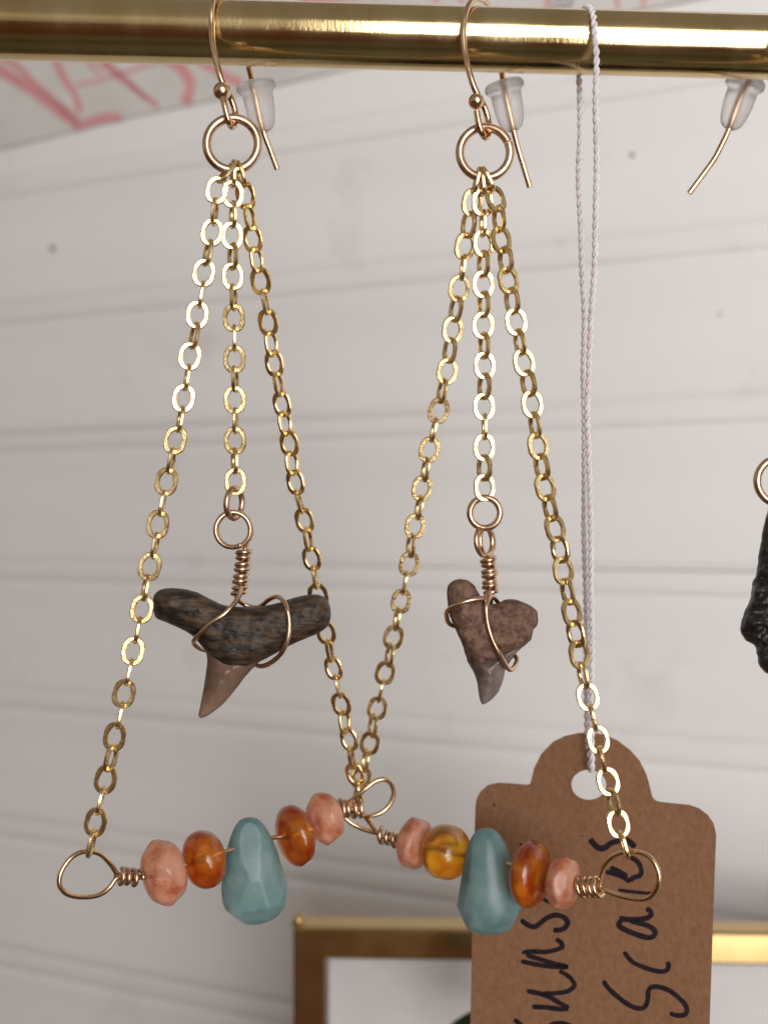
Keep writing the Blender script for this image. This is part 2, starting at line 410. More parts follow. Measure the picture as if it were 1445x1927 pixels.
# ------------------------------------------------------------------ chain link (shared mesh)
def link_mesh():
    k = K(108.0); ax, ay = 16.6*k, 22.6*k; V, Fc = [], []; S = 28
    for i in range(S):
        t = 2*math.pi*i/S; c, s = math.cos(t), math.sin(t)
        ex = 0.92
        x = ax*math.copysign(abs(c)**ex, c); y = ay*math.copysign(abs(s)**ex, s)
        nx, ny = c/ax, s/ay; l = math.hypot(nx, ny); nx /= l; ny /= l
        a = (3.9*abs(c)+3.3*abs(s))*k; b = 3.5*k; ch = 1.5*k
        for (p, q) in ((a, b-ch), (a-ch, b), (-a+ch, b), (-a, b-ch), (-a, -b+ch), (-a+ch, -b), (a-ch, -b), (a, -b+ch)):
            V.append((x+nx*p, y+ny*p, q))
    for i in range(S):
        j = (i+1) % S
        for q in range(8): Fc.append((i*8+q, j*8+q, j*8+(q+1) % 8, i*8+(q+1) % 8))
    me = bpy.data.meshes.new('chain_link'); me.from_pydata(V, [], Fc)
    me.polygons.foreach_set('use_smooth', [True]*len(me.polygons)); me.set_sharp_from_angle(angle=R(30)); me.materials.append(M['gold'])
    return me
LINK = link_mesh()
PITCHL = 38.6*K(108.0)
def chain(parent, pts, odd, twist0, twist1, wob=8, seed=0, first_edge=True):
    rnd = random.Random(seed)
    c = link_obj('chain', None, parent=parent, matrix=Matrix.Translation(P(*pts[0]))); c.empty_display_size = 0.003
    q = catmull([P(*p) for p in pts], 10); A = np.array([tuple(p) for p in q])
    s = np.concatenate([[0], np.cumsum(np.linalg.norm(np.diff(A, axis=0), axis=1))])
    n = int(round(s[-1]/PITCHL))+1
    if (n % 2 == 1) != odd: n += 1 if (s[-1]/PITCHL+1) > n else -1
    drift = 0.0
    for i in range(n):
        u = i/(n-1)*s[-1]; at = lambda x: Vector([np.interp(x, s, A[:, k]) for k in range(3)])
        p = at(u); t = (at(min(u+5e-4, s[-1]))-at(max(u-5e-4, 0))).normalized()
        p = p+Vector((rnd.uniform(-1.3, 1.3), rnd.uniform(-1, 1), rnd.uniform(-0.8, 0.8)))*K()
        toc = -p.normalized(); nrm = (toc-t*toc.dot(t)).normalized()
        drift = drift*0.75+rnd.uniform(-wob, wob)
        tw = twist0+(twist1-twist0)*i/(n-1)+drift
        if (i % 2 == 0) == first_edge: tw += 84+rnd.uniform(-20, 12)
        if i == 0: tw = 78+rnd.uniform(-6, 6)
        nrm = Matrix.Rotation(R(tw), 3, t) @ nrm
        nrm = Matrix.Rotation(R(rnd.uniform(-3.5, 3.5)), 3, t.cross(nrm)) @ nrm
        ty = (-t+t.cross(nrm)*rnd.uniform(-0.05, 0.05)).normalized(); nrm = (nrm-ty*nrm.dot(ty)).normalized(); x = ty.cross(nrm)
        m = Matrix(((x.x, ty.x, nrm.x, p.x), (x.y, ty.y, nrm.y, p.y), (x.z, ty.z, nrm.z, p.z), (0, 0, 0, 1)))
        link_obj('chain_link', LINK, parent=c, matrix=m)
    return c

def ring_pts(cx, cy, d, rx, ry, yaw=0.0, roll=0.0, n=48, pitch=0.0):
    """circle in pixels at depth d, turned by yaw about its vertical axis (rx is the true radius)"""
    out = []
    for i in range(n):
        t = 2*math.pi*i/n; x, y = rx*math.cos(t), ry*math.sin(t)
        dz = x*math.sin(R(yaw))+y*math.sin(R(pitch)); x *= math.cos(R(yaw)); y *= math.cos(R(pitch))
        X = x*math.cos(R(roll))-y*math.sin(R(roll)); Y = x*math.sin(R(roll))+y*math.cos(R(roll))
        out.append(P(cx+X, cy+Y, d+dz*d/F))
    return out
def jump_ring(parent, cx, cy, d, r_out, tr, yaw=0, roll=0, gap=None, pitch=0):
    if gap is None:
        v, f = tube(ring_pts(cx, cy, d, r_out-tr, r_out-tr, yaw, roll, pitch=pitch), tr*K(d), 14, True)
    else:
        q = ring_pts(cx, cy, d, r_out-tr, r_out-tr, yaw, roll, 72); q = q[gap:]+q[:gap]
        a = q[0]+(q[1]-q[0])*0.75; b = q[0]-(q[0]-q[-1])*0.10
        v, f = tube([a]+q[1:]+[b], tr*K(d), 14)
    return build('jump_ring', v, f, M['rose'], parent, sharp=60)
def ear_wire(parent, pts, ball, rball):
    o = wire('ear_wire', [P(*p) for p in pts], 6.0*K(), M['ear'], parent, n=8, sides=12)
    c = P(*ball); V, Fc = [], []; A, B = 20, 14
    for i in range(B+1):
        th = math.pi*i/B
        for k in range(A):
            a = 2*math.pi*k/A; V.append(c+Vector((math.sin(th)*math.cos(a), math.sin(th)*math.sin(a), math.cos(th)))*rball*K())
    for i in range(B):
        for k in range(A): Fc.append((i*A+k, i*A+(k+1) % A, (i+1)*A+(k+1) % A, (i+1)*A+k))
    build('ball', V, Fc, M['ear'], o)
    return o
def lathe(profile, a, b, mat_, name, parent=None, seg=28, squash=1.0):
    """profile: (fraction along a->b, radius in metres)"""
    a, b = Vector(a), Vector(b); ax = (b-a).normalized(); u = ax.cross(Vector((0, 1, 0))).normalized(); w = ax.cross(u)
    V, Fc = [], []
    for t, r in profile:
        for k in range(seg):
            an = 2*math.pi*k/seg; V.append(a+(b-a)*t+(u*math.cos(an)+w*math.sin(an)*squash)*r)
    n = len(profile)
    for i in range(n-1):
        for k in range(seg): Fc.append((i*seg+k, i*seg+(k+1) % seg, (i+1)*seg+(k+1) % seg, (i+1)*seg+k))
    return build(name, V, Fc, mat_, parent, sharp=50)
def stopper(a, b, label):
    k = K(116)
    pr = [(0.0, 6.6), (-0.02, 9), (-0.05, 24), (-0.03, 34), (0.03, 37.5), (0.10, 37), (0.14, 33), (0.19, 29.5), (0.24, 28.6), (0.45, 27.8), (0.65, 26.2), (0.80, 23.5), (0.90, 20), (0.96, 15), (1.0, 9), (1.0, 6.6), (0.5, 6.5), (0.0, 6.6)]
    o = lathe([(t, r*k) for t, r in pr], P(*a), P(*b), M['silicone'], 'earring_stopper')
    tag(o, label, 'earring stopper', 'clear rubber stoppers on the ear wires'); return o

# ------------------------------------------------------------------ beads
def facet(V, c, planes):
    out = []
    for p in V:
        q = p-c
        for n, h in planes:
            s = q.dot(n)-h
            if s > 0: q = q-n*s*0.985
        out.append(c+q)
    return out
def bead(parent, c, ax, w, h, d, mat_, seed, th, facets=15, amount=0.93):
    """rondelle threaded on the bar wire; w, h its seen width and height in pixels at depth d"""
    rnd = random.Random(seed); k = K(d)
    b = h/2*1.02; a2 = (w/2*1.12)**2-(b*math.sin(th))**2
    a = max(math.sqrt(max(a2, 1)), 0.42*b)/math.cos(th)
    b *= k; a *= k; ax = ax.normalized(); u = ax.cross(Vector((0, 0, 1))).normalized(); wv = ax.cross(u)
    V, Fc = [], []; S, T = 36, 24; n = 2.25
    for i in range(T+1):
        t = math.pi*i/T; cz, sz = math.cos(t), math.sin(t)
        x = a*math.copysign(abs(cz)**(2/n), cz); r = b*abs(sz)**(2/n)
        for q in range(S):
            an = 2*math.pi*q/S; V.append(c+ax*x+(u*math.cos(an)+wv*math.sin(an))*r)
    for i in range(T):
        for q in range(S): Fc.append((i*S+q, i*S+(q+1) % S, (i+1)*S+(q+1) % S, (i+1)*S+q))
    pl = []
    for i in range(facets):
        an = 2*math.pi*(i+rnd.uniform(-0.3, 0.3))/facets*2; s = rnd.uniform(0.15, 0.85)*(1 if i % 2 else -1)
        nn = (ax*s+(u*math.cos(an)+wv*math.sin(an))).normalized()
        sup = math.sqrt((a*nn.dot(ax))**2+(b*b)*(1-nn.dot(ax)**2)); pl.append((nn, sup*rnd.uniform(amount, amount+0.08)))
    V = facet(V, c, pl)
    return build('bead', V, Fc, mat_, parent, sharp=60)
def teardrop(parent, top, bot, d, seed):
    rnd = random.Random(seed); k = K(d)
    a, b = P(*top, d), P(*bot, d); L = (b-a).length/k
    pr = [(0, 0.01), (1, 8), (4, 16), (9, 22), (18, 28.5), (32, 36), (50, 43), (70, 49), (92, 53.5), (112, 59.5), (130, 64), (146, 66), (160, 64.5), (172, 59), (182, 49), (190, 35), (195, 20), (197, 0.01)]
    q = catmull([(t, r, 0) for t, r in pr], 5)
    ax = (b-a).normalized(); u = ax.cross(Vector((0, 1, 0))).normalized(); w = ax.cross(u); V, Fc = [], []; S = 80; c = a+(b-a)*0.62
    for p in q:
        for i in range(S):
            an = 2*math.pi*i/S; V.append(a+ax*(p.x/197*L*k)+(u*math.cos(an)+w*math.sin(an)*0.72)*max(p.y, 0.01)*k)
    for i in range(len(q)-1):
        for j in range(S): Fc.append((i*S+j, i*S+(j+1) % S, (i+1)*S+(j+1) % S, (i+1)*S+j))
    pl = []
    for i in range(26):
        an = rnd.uniform(0, 2*math.pi); s = rnd.uniform(-0.25, 0.85)
        nn = (ax*s+u*math.cos(an)+w*math.sin(an)*0.9).normalized(); sup = max((p-c).dot(nn) for p in V)
        pl.append((nn, sup*rnd.uniform(0.86, 0.95)))
    V = facet(V, c, pl)
    return build('bead', V, Fc, M['amazonite'], parent, sharp=60)

WR = 4.6           # bar wire radius, px
def dpt(pts, fn): return [P(x, y, fn(x)) for x, y in pts]

# ================================================================== earring one: dark winged tooth
e1 = thing('drop_earring', 'gold chain drop earring holding the wide winged dark brown tooth', 'earring', P(437, 270, 107), 'gold tooth drop earrings hanging from the rod')
ear_wire(e1, [(522, 318, 117.2), (508, 280, 117), (494, 240, 116.6), (478, 165, 116), (467, 120, 115.8), (455, 50, 115.4), (441, -10, 114), (424, -30, 111.5), (406, -17, 108.6), (399, 8, 107.4), (398, 45, 107.2), (400, 80, 107), (407, 115, 106.8), (415, 145, 106.7), (424, 166, 106.9),
              (436, 188, 107.6), (443, 212, 107.8), (442, 232, 107.4), (436, 238, 106.5), (430, 226, 105.7), (424, 203, 105.5), (419, 180, 105.6)], (418, 171, 105.8), 16.5)
jump_ring(e1, 437.5, 270.5, 107, 57.5, 8.6, yaw=8)
jd = lambda x: 104+(x-163)/537*17.0
L1 = [(427, 324), (411, 352), (400, 430), (386, 506), (373, 583), (360, 660), (347, 738), (333, 813), (318, 888), (303, 962), (290, 1035), (277, 1095), (265, 1160), (250, 1235), (232, 1313), (215, 1392), (198, 1473), (181, 1550), (173, 1588)]
chain(e1, [(x, y, 106.6-3.0*(y-324)/1264) for x, y in L1], True, 6, 14, 5, 1)
C1 = [(437, 326), (438, 440), (438, 520), (440, 600), (441, 680), (442, 755), (442, 830), (443, 906)]
chain(e1, [(x, y, 107+1.0*(y-326)/580) for x, y in C1], False, 2, 10, 4, 2)
R1 = [(453, 328), (463, 368), (477, 450), (490, 525), (502, 590), (513, 667), (523, 720), (535, 785), (548, 853), (560, 930), (570, 965), (577, 1000), (590, 1070), (598, 1115), (618, 1208), (632, 1280), (647, 1345), (660, 1415), (669, 1458), (677, 1490)]
chain(e1, [(x, y, 107.4+13.6*(y-328)/1162) for x, y in R1], True, 28, 20, 9, 3)
# tooth pendant
TD = 108.6
zt = lambda x, y: (250+x/3.074, 880+y/3.074)
root = [(115, 790), (122, 738), (160, 706), (220, 697), (300, 703), (380, 725), (450, 762), (520, 793), (600, 805), (700, 806), (770, 798), (850, 780), (920, 756), (1000, 738), (1070, 735), (1115, 755), (1140, 800), (1145, 860), (1130, 915), (1080, 955), (1000, 990), (930, 1020), (880, 1045), (800, 1090), (720, 1130), (640, 1160), (560, 1160), (490, 1132), (440, 1085), (400, 1035), (340, 970), (260, 925), (190, 895), (130, 865)]
v, f = inflate([zt(*p) for p in root], TD, 2.1, 34, 3.0, 0.05, 1.0)
tooth = build('tooth', v, f, M['root_dark'], e1); tooth['label'] = 'dark brown fossil tooth with wide winged root'
crown = [(424, 1040), (430, 1120), (420, 1200), (405, 1300), (385, 1400), (380, 1436), (398, 1450), (450, 1425), (520, 1370), (590, 1290), (650, 1210), (720, 1135), (770, 1085), (700, 1060), (560, 1080), (480, 1050)]
v, f = inflate([zt(*p) for p in crown], TD, 1.5, 55, 3.6, 0.05, 4.0, power=0.62)
build('crown', v, f, M['crown_dark'], tooth)
# wire wrap
zw = lambda x, y, dd: P(*zt(x, y), dd)
fr, bk = TD-2.35, TD+2.2
wire('wrap_wire', [zw(628, 690, TD-0.9), zw(608, 755, TD-1.4), zw(540, 838, fr+0.1), zw(450, 900, fr), zw(385, 965, fr+0.4), zw(352, 1005, TD-0.5), zw(375, 1040, TD+0.8), zw(440, 1062, bk), zw(600, 1100, bk), zw(700, 1138, TD+1.2), zw(745, 1150, TD-0.3), zw(800, 1128, TD-1.2), zw(858, 1075, fr+0.5), zw(893, 1000, fr), zw(906, 905, fr), zw(890, 810, fr+0.3), zw(862, 762, TD-0.8), zw(830, 748, TD+0.2), zw(785, 765, TD+1.2), zw(720, 810, bk-0.4), zw(640, 790, bk-0.3), zw(600, 745, TD+0.8), zw(630, 690, TD+0.4)], 4.6*K(), M['rose'], e1, n=6, sides=10)
v, f = helix(zw(644, 478, TD), zw(612, 735, TD), 11.2*K(), 7.5, 4.7*K(), wob=0.06)
build('wire_coil', v, f, M['rose'], e1)
lp = []
for i in range(110):
    t = 2*math.pi*(i/109*1.93)-0.2
    lp.append(P(437+32*math.cos(t+1.2)+i*0.04, 997+33*math.sin(t+1.2), TD-1.1+i*0.018))
lp += [zw(668, 410, TD+0.8), zw(650, 470, TD+0.3), zw(640, 520, TD)]
v, f = tube(lp, 4.8*K(), 10); build('wire_loop', v, f, M['rose'], e1)
jump_ring(e1, 441, 947, 108.4, 34, 6.2, yaw=58, roll=4)
# bead bar
wire('bar_wire', dpt([(216, 1649), (262, 1652), (308, 1641), (384, 1617), (440, 1598), (513, 1577), (556, 1572), (612, 1541), (650, 1520), (672, 1514)], jd), WR*K(), M['rose'], e1, sides=10)
wire('end_loop', dpt([(262, 1650), (228, 1652), (208, 1627), (188, 1608), (160, 1603), (135, 1614), (116, 1640), (112, 1665), (126, 1683), (155, 1689), (186, 1685), (206, 1671), (224, 1650), (258, 1648)], jd), WR*K(104), M['ear'], e1, sides=12)
v, f = helix(P(224, 1648, jd(224)), P(264, 1654, jd(264)), 14*K(104), 3.2, 4.4*K(104), wob=0.07); build('wire_coil', v, f, M['rose'], e1)
ze = lambda x, y: (620+x/8.03, 1420+y/8.03)
wire('end_loop', [P(*ze(x, y), d) for x, y, d in ((150, 790, 121), (260, 740, 120.2), (370, 665, 119.8), (560, 505, 119.8), (700, 405, 120.1), (840, 378, 120.4), (940, 460, 120.8), (968, 600, 121), (900, 770, 121), (780, 880, 120.8), (620, 930, 120.4), (480, 905, 120), (330, 820, 120.2), (180, 700, 120.6))], WR*K(121), M['ear'], e1, sides=12)
v, f = helix(P(637, 1523, 119.4), P(676, 1522, 120.6), 15*K(120), 3.4, 4.5*K(120), wob=0.12); build('wire_coil', v, f, M['rose'], e1)
th1 = R(33)
ax1 = P(645, 1530, jd(645))-P(262, 1652, jd(262))
for (x, y, w, h, m_, s, lab) in ((308, 1642, 84, 124, 'sunstone', 11, 'large peach pink speckled bead'), (384, 1618, 77, 106, 'amber_dark', 12, 'orange amber bead'), (555, 1573, 71, 113, 'amber_dark', 13, 'orange amber bead'), (611, 1541, 66, 98, 'sunstone', 14, 'small peach pink bead')):
    b = bead(e1, P(x, y, jd(x)), ax1, w, h, jd(x), M[m_], s, th1, amount=0.87 if m_ == 'sunstone' else 0.94); b['label'] = lab
b = teardrop(e1, (467, 1539), (484, 1737), jd(478), 21); b['label'] = 'blue green teardrop bead'
stopper((481, 158, 116.0), (498, 247, 116.8), 'clear rubber stopper on the ear wire of the winged-tooth earring')

# ================================================================== earring two: small reddish tooth
e2 = thing('drop_earring', 'gold chain drop earring holding the small reddish brown heart-shaped tooth', 'earring', P(912, 286, 107), 'gold tooth drop earrings hanging from the rod')
ear_wire(e2, [(997, 352, 117.4), (985, 312, 117.2), (975, 279, 117), (964, 235, 116.5), (953, 185, 116.1), (944, 135, 115.9), (934, 65, 115.6), (922, 18, 114.6), (912, 2, 112.6), (898, -4, 110.5), (886, 3, 108.7), (876, 24, 107.5), (872, 50, 107.2), (872, 75, 107.1), (875, 100, 107), (881, 127, 106.8), (890, 158, 106.7), (899, 178, 106.9),
              (911, 200, 107.6), (919, 226, 107.8), (920, 248, 107.4), (914, 258, 106.6), (907, 250, 105.9), (901, 232, 105.6), (897, 208, 105.6)], (896, 190, 105.8), 14.5)
jump_ring(e2, 912.5, 286.5, 107, 56, 8.4, yaw=-6, gap=67)
jd2 = lambda x: 121.5-(x-690)/493*17.5
L2 = [(896, 340), (888, 378), (877, 455), (866, 530), (853, 605), (843, 685), (831, 745), (820, 790), (806, 855), (793, 930), (778, 1000), (767, 1075), (752, 1143), (737, 1212), (722, 1277), (706, 1345), (692, 1415), (681, 1462), (674, 1496)]
chain(e2, [(x, y, 107.2+14.6*(y-340)/1156) for x, y in L2], True, -18, -6, 8, 5)
C2 = [(906, 342), (908, 380), (909, 455), (910, 530), (910, 605), (911, 690), (911, 770), (911, 845), (912, 918)]
chain(e2, [(x, y, 107+0.6*(y-342)/576) for x, y in C2], False, -14, -10, 5, 6)
R2 = [(918, 338), (935, 378), (945, 455), (958, 530), (970, 605), (984, 680), (993, 718), (999, 755), (1010, 820), (1020, 885), (1032, 940), (1042, 985), (1050, 1020), (1065, 1095), (1075, 1145), (1084, 1192), (1092, 1240), (1100, 1282), (1110, 1325), (1118, 1362), (1127, 1400), (1136, 1437), (1146, 1477), (1154, 1517), (1164, 1557), (1173, 1590)]
chain(e2, [(x, y, 106.6-3.0*(y-338)/1252) for x, y in R2], True, -24, -8, 9, 7)
zt2 = lambda x, y: (780+x/3.853, 880+y/3.853)
root = [(235, 910), (240, 860), (275, 825), (330, 808), (390, 820), (435, 855), (462, 905), (500, 958), (545, 985), (600, 985), (650, 960), (710, 952), (770, 970), (840, 1000), (885, 1040), (896, 1090), (888, 1150), (862, 1180), (850, 1240), (800, 1290), (745, 1325), (690, 1350), (620, 1395), (540, 1435), (470, 1450), (415, 1430), (378, 1385), (340, 1270), (300, 1180), (262, 1090), (240, 1000)]
v, f = inflate([zt2(*p) for p in root], TD, 2.0, 34, 3.2, 0.14, 8.0)
tooth = build('tooth', v, f, M['root_red'], e2); tooth['label'] = 'small reddish brown fossil tooth'
crown = [(375, 1370), (425, 1480), (453, 1560), (465, 1650), (478, 1698), (498, 1720), (560, 1682), (612, 1620), (643, 1540), (662, 1460), (735, 1350), (790, 1290), (640, 1330), (500, 1370)]
v, f = inflate([zt2(*p) for p in crown], TD, 1.5, 44, 3.6, 0.06, 12.0, power=0.62)
build('crown', v, f, M['crown_grey'], tooth)
zw = lambda x, y, dd: P(*zt2(x, y), dd)
fr, bk = TD-2.2, TD+2.1
wire('wrap_wire', [zw(545, 900, TD-0.9), zw(505, 945, TD-1.5), zw(400, 963, fr+0.2), zw(295, 1000, fr+0.4), zw(243, 1035, TD-0.9), zw(232, 1075, TD+0.2), zw(265, 1140, TD+1.2), zw(400, 1150, bk), zw(560, 1080, bk), zw(610, 1000, TD+1.2), zw(575, 940, TD+0.2), zw(548, 935, TD-1.2), zw(520, 1010, fr), zw(527, 1120, fr), zw(560, 1240, fr), zw(612, 1345, fr+0.2), zw(660, 1432, TD-1.3), zw(695, 1466, TD-0.7), zw(728, 1435, TD+0.2), zw(738, 1380, TD+0.9), zw(660, 1300, bk-0.5), zw(560, 1100, bk), zw(555, 920, TD+0.6)], 4.7*K(), M['rose'], e2, n=6, sides=10)
v, f = helix(zw(534, 655, TD), zw(552, 918, TD), 11.2*K(), 6.8, 4.7*K(), wob=0.10); build('wire_coil', v, f, M['rose'], e2)
for s in (0, 1):
    v, f = tube(ring_pts(913+s*5-2, 1019, TD-0.4+s*0.45, 27, 27, yaw=62 if s else 56, roll=-4), 4.9*K(), 10, True)
    build('wire_loop', v, f, M['rose'], e2)
jump_ring(e2, 912.5, 965, 107.8, 35, 6.4, yaw=-8)
wire('bar_wire', dpt([(730, 1578), (752, 1582), (782, 1587), (840, 1603), (876, 1610), (915, 1616), (960, 1628), (1000, 1644), (1060, 1660), (1094, 1669), (1128, 1671)], jd2), WR*K(), M['ear'], e2, sides=10)
wire('end_loop', [P(*ze(x, y), d) for x, y, d in ((1000, 1310, 119.8), (800, 1240, 120.2), (700, 1188, 121.8), (520, 1135, 122.2), (340, 1045, 122.4), (215, 930, 122.4), (230, 830, 122.4), (330, 800, 122.2), (440, 850, 121.8), (550, 955, 121.4), (650, 1085, 120.8), (760, 1225, 120), (980, 1300, 119.4))], WR*K(121), M['ear'], e2, sides=12)
v, f = helix(P(716, 1571, 120.6), P(756, 1585, 119.4), 12*K(120), 3.3, 4.4*K(120), wob=0.10); build('wire_coil', v, f, M['rose'], e2)
wire('end_loop', dpt([(1090, 1671), (1132, 1675), (1158, 1684), (1190, 1692), (1218, 1691), (1236, 1672), (1239, 1643), (1222, 1613), (1190, 1603), (1155, 1611), (1134, 1636), (1127, 1668)], jd2), WR*K(104), M['ear'], e2, sides=12)
v, f = helix(P(1092, 1669, jd2(1092)), P(1130, 1670, jd2(1130)), 17*K(104), 3.6, 4.4*K(104), wob=0.06); build('wire_coil', v, f, M['ear'], e2)
th2 = R(32)
ax2 = P(1094, 1669, jd2(1094))-P(730, 1578, jd2(730))
for (x, y, w, h, m_, s, lab) in ((781, 1587, 58, 98, 'sunstone', 31, 'small peach pink bead'), (839, 1604, 82, 100, 'amber', 32, 'clear honey yellow amber bead'), (999, 1645, 64, 122, 'amber_dark', 33, 'red orange amber bead'), (1060, 1660, 64, 100, 'sunstone', 34, 'small peach pink bead')):
    b = bead(e2, P(x, y, jd2(x)), ax2, w, h, jd2(x), M[m_], s, th2, amount=0.87 if m_ == 'sunstone' else 0.94); b['label'] = lab
b = teardrop(e2, (914, 1559), (924, 1757), jd2(920), 43); b['label'] = 'blue green teardrop bead'
stopper((948, 158, 116.1), (966, 246, 116.7), 'clear rubber stopper on the ear wire of the reddish-tooth earring')

# ================================================================== earring three: black tooth, mostly past the edge of the picture
e3 = thing('drop_earring', 'earring with a long rough black tooth and a bent ear wire, past the kraft tag', 'earring', P(1480, 300, 107), 'gold tooth drop earrings hanging from the rod')
ear_wire(e3, [(1297, 363, 117.4), (1320, 332, 117.2), (1343, 300, 117), (1356, 276, 116.8), (1372, 241, 116.5), (1392, 185, 116.1), (1409, 148, 115.9), (1430, 90, 115.6), (1446, 44, 114.6), (1458, 18, 112.4), (1464, 8, 110), (1466, 30, 107.8), (1466, 60, 107.2), (1466, 90, 107.1), (1467, 130, 106.8), (1476, 160, 106.7), (1486, 185, 106.9),
              (1498, 210, 107.6), (1506, 238, 107.8), (1506, 254, 107.3), (1500, 254, 106.4), (1492, 234, 105.7), (1486, 208, 105.6)], (1484, 192, 105.8), 15)
jump_ring(e3, 1506, 290, 107, 50, 7.2)
chain(e3, [(1506, 342, 107), (1500, 600, 107), (1474, 828, 107)], True, 4, 8, 6, 9)
jump_ring(e3, 1467, 905, 107, 50, 7.6, yaw=5)
zt3 = lambda x, y: (1345+x/3.853, 820+y/3.853)
bt = [(400, 480), (375, 570), (345, 700), (320, 850), (300, 1000), (270, 1080), (258, 1180), (220, 1260), (190, 1370), (190, 1430), (230, 1490), (290, 1520), (308, 1600), (330, 1680), (385, 1732), (450, 1760), (540, 1720), (600, 1600), (690, 1540), (740, 1420), (700, 1300), (640, 1150), (600, 950), (560, 700), (520, 480), (460, 440)]
v, f = inflate([zt3(*p) for p in bt], 107.6, 2.6, 40, 3.6, 0.20, 15.0)
b = build('tooth', v, f, M['black_tooth'], e3); b['label'] = 'long rough black fossil tooth'
stopper((1404, 152, 116.0), (1372, 242, 116.6), 'clear rubber stopper on the bent ear wire of the black-tooth earring')

# ================================================================== kraft tag on a looped white cord
TP = P(1115, 1650, 119.0)
tn = Vector((-0.30, -1.0, 0.05)).normalized()
t3 = lambda x, y: PP(x, y, TP, tn)
zg = lambda x, y: (860+x/2.779, 1360+y/2.779)
htag = thing('hang_tag', 'brown kraft paper tag with black handwriting hanging on a white cord', 'tag', t3(1113, 1480))
out = [(52, 2500), (66, 1700), (78, 1150), (95, 450), (100, 405), (122, 362), (158, 330), (210, 318), (290, 322), (365, 329), (383, 322), (390, 290), (402, 240), (440, 165), (500, 103), (560, 73), (630, 57), (700, 55), (770, 66), (840, 97), (905, 147), (955, 205), (990, 275), (1008, 340), (1020, 390), (1035, 410), (1060, 419), (1140, 427), (1215, 435), (1265, 452), (1310, 486), (1342, 532), (1355, 590), (1347, 800), (1335, 1150), (1320, 1600), (1290, 2500)]
hole = [(688+92*math.cos(2*math.pi*i/36), 328+80*math.sin(2*math.pi*i/36)) for i in range(36)]
v, f = slab([resample([zg(*p) for p in out], 12), [zg(*p) for p in hole]], t3, tn, 0.35*MM)
build('card', v, f, M['kraft'], htag, smooth=False)
strokes = [
 ([(765, 1352), (790, 1390), (850, 1445), (910, 1485), (958, 1498), (985, 1485), (998, 1445), (1000, 1408), (1018, 1386), (1060, 1386), (1120, 1410), (1180, 1462), (1202, 1500), (1190, 1530), (1150, 1534), (1112, 1522)], 26),
 ([(872, 1200), (915, 1252), (985, 1285), (1055, 1304), (1095, 1298), (1106, 1275), (1100, 1252)], 25),
 ([(192, 425), (195, 440)], 10), ([(652, 593), (658, 597)], 9), ([(330, 635), (358, 672)], 16), ([(470, 735), (500, 748)], 16), ([(440, 915), (482, 945)], 18)]
strokes = [([zg(*p) for p in q], w/2.779) for q, w in strokes]
za = lambda x, y: (940+x/8.028, 1700+y/8.028)
zb = lambda x, y: (1080+x/7.225, 1560+y/7.225)
for q, w in (([(320, 255), (430, 335), (530, 360), (620, 300), (720, 225), (850, 185), (970, 220), (1030, 300), (980, 380), (900, 410), (810, 410)], 72),
             ([(320, 880), (550, 930), (800, 965), (1040, 975)], 66), ([(1040, 965), (800, 910), (600, 850), (400, 790)], 66), ([(375, 775), (385, 745), (500, 735), (700, 740), (850, 710), (940, 670), (930, 600), (850, 550)], 68),
             ([(490, 1570), (700, 1580), (900, 1605), (1040, 1605)], 70), ([(1050, 1585), (900, 1510), (750, 1420), (600, 1370), (410, 1330)], 70), ([(650, 1370), (850, 1365), (1030, 1335), (1130, 1250), (1090, 1160), (1000, 1080), (900, 1030)], 62),
             ([(220, 1760), (330, 1850), (480, 1950), (640, 1960), (740, 1880), (840, 1825), (1000, 1830), (1120, 1900)], 66)):
    strokes.append(([za(*p) for p in q], w/7.4))
for q, w in (([(220, 140), (260, 200), (340, 265), (420, 260), (500, 200), (580, 175), (650, 160), (720, 160), (790, 210), (830, 255)], 75),
             ([(430, 585), (560, 625), (680, 670), (765, 725)], 60), ([(490, 535), (600, 580), (720, 655)], 75), ([(760, 715), (810, 668), (890, 640), (915, 590), (895, 500), (840, 430), (760, 390)], 62),
             ([(600, 835), (750, 855), (940, 875), (1100, 885)], 45),
             ([(980, 1085), (1040, 1130), (1045, 1180), (980, 1220), (850, 1235), (700, 1235), (615, 1215)], 68), ([(640, 1250), (610, 1320), (700, 1380), (850, 1440), (1000, 1485), (1085, 1460), (1095, 1390), (1020, 1330), (900, 1290), (760, 1255)], 68)):
    strokes.append(([zb(*p) for p in q], w/6.7))
t3i = lambda x, y: PP(x, y, TP+tn*0.03*MM, tn)
for pts, w in strokes:
    v, f = ribbon(pts, w, t3i); build('pen_stroke', v, f, M['ink'], htag, smooth=False)

def dress(pts, step):
    q = catmull(pts, 12); A = np.array([tuple(p) for p in q]); s = np.concatenate([[0], np.cumsum(np.linalg.norm(np.diff(A, axis=0), axis=1))])
    n = int(s[-1]/step); u = np.linspace(0, s[-1], n+1)
    return [Vector((np.interp(x, s, A[:, 0]), np.interp(x, s, A[:, 1]), np.interp(x, s, A[:, 2]))) for x in u], u
def cord(name, pts, parent, pr=0.185*MM, off=0.165*MM, pitch=1.9*MM, plies=2, phase=0.0):
    q, u = dress(pts, 0.10*MM); partsl = []
    n = len(q)
    for k in range(plies):
        line = []
        for i in range(n):
            t = (q[min(i+1, n-1)]-q[max(i-1, 0)]).normalized(); a = t.cross(Vector((0, 1, 0.01))).normalized(); b = t.cross(a)
            th = 2*math.pi*(u[i]/pitch+k/plies)+phase
            line.append(q[i]+(a*math.cos(th)+b*math.sin(th))*off)
        partsl.append(tube(line, pr, 7))
    v, f = merge(*partsl)
    build(name, v, f, M['thread'], parent)
    return q
hole_top = t3(1112, 1447)
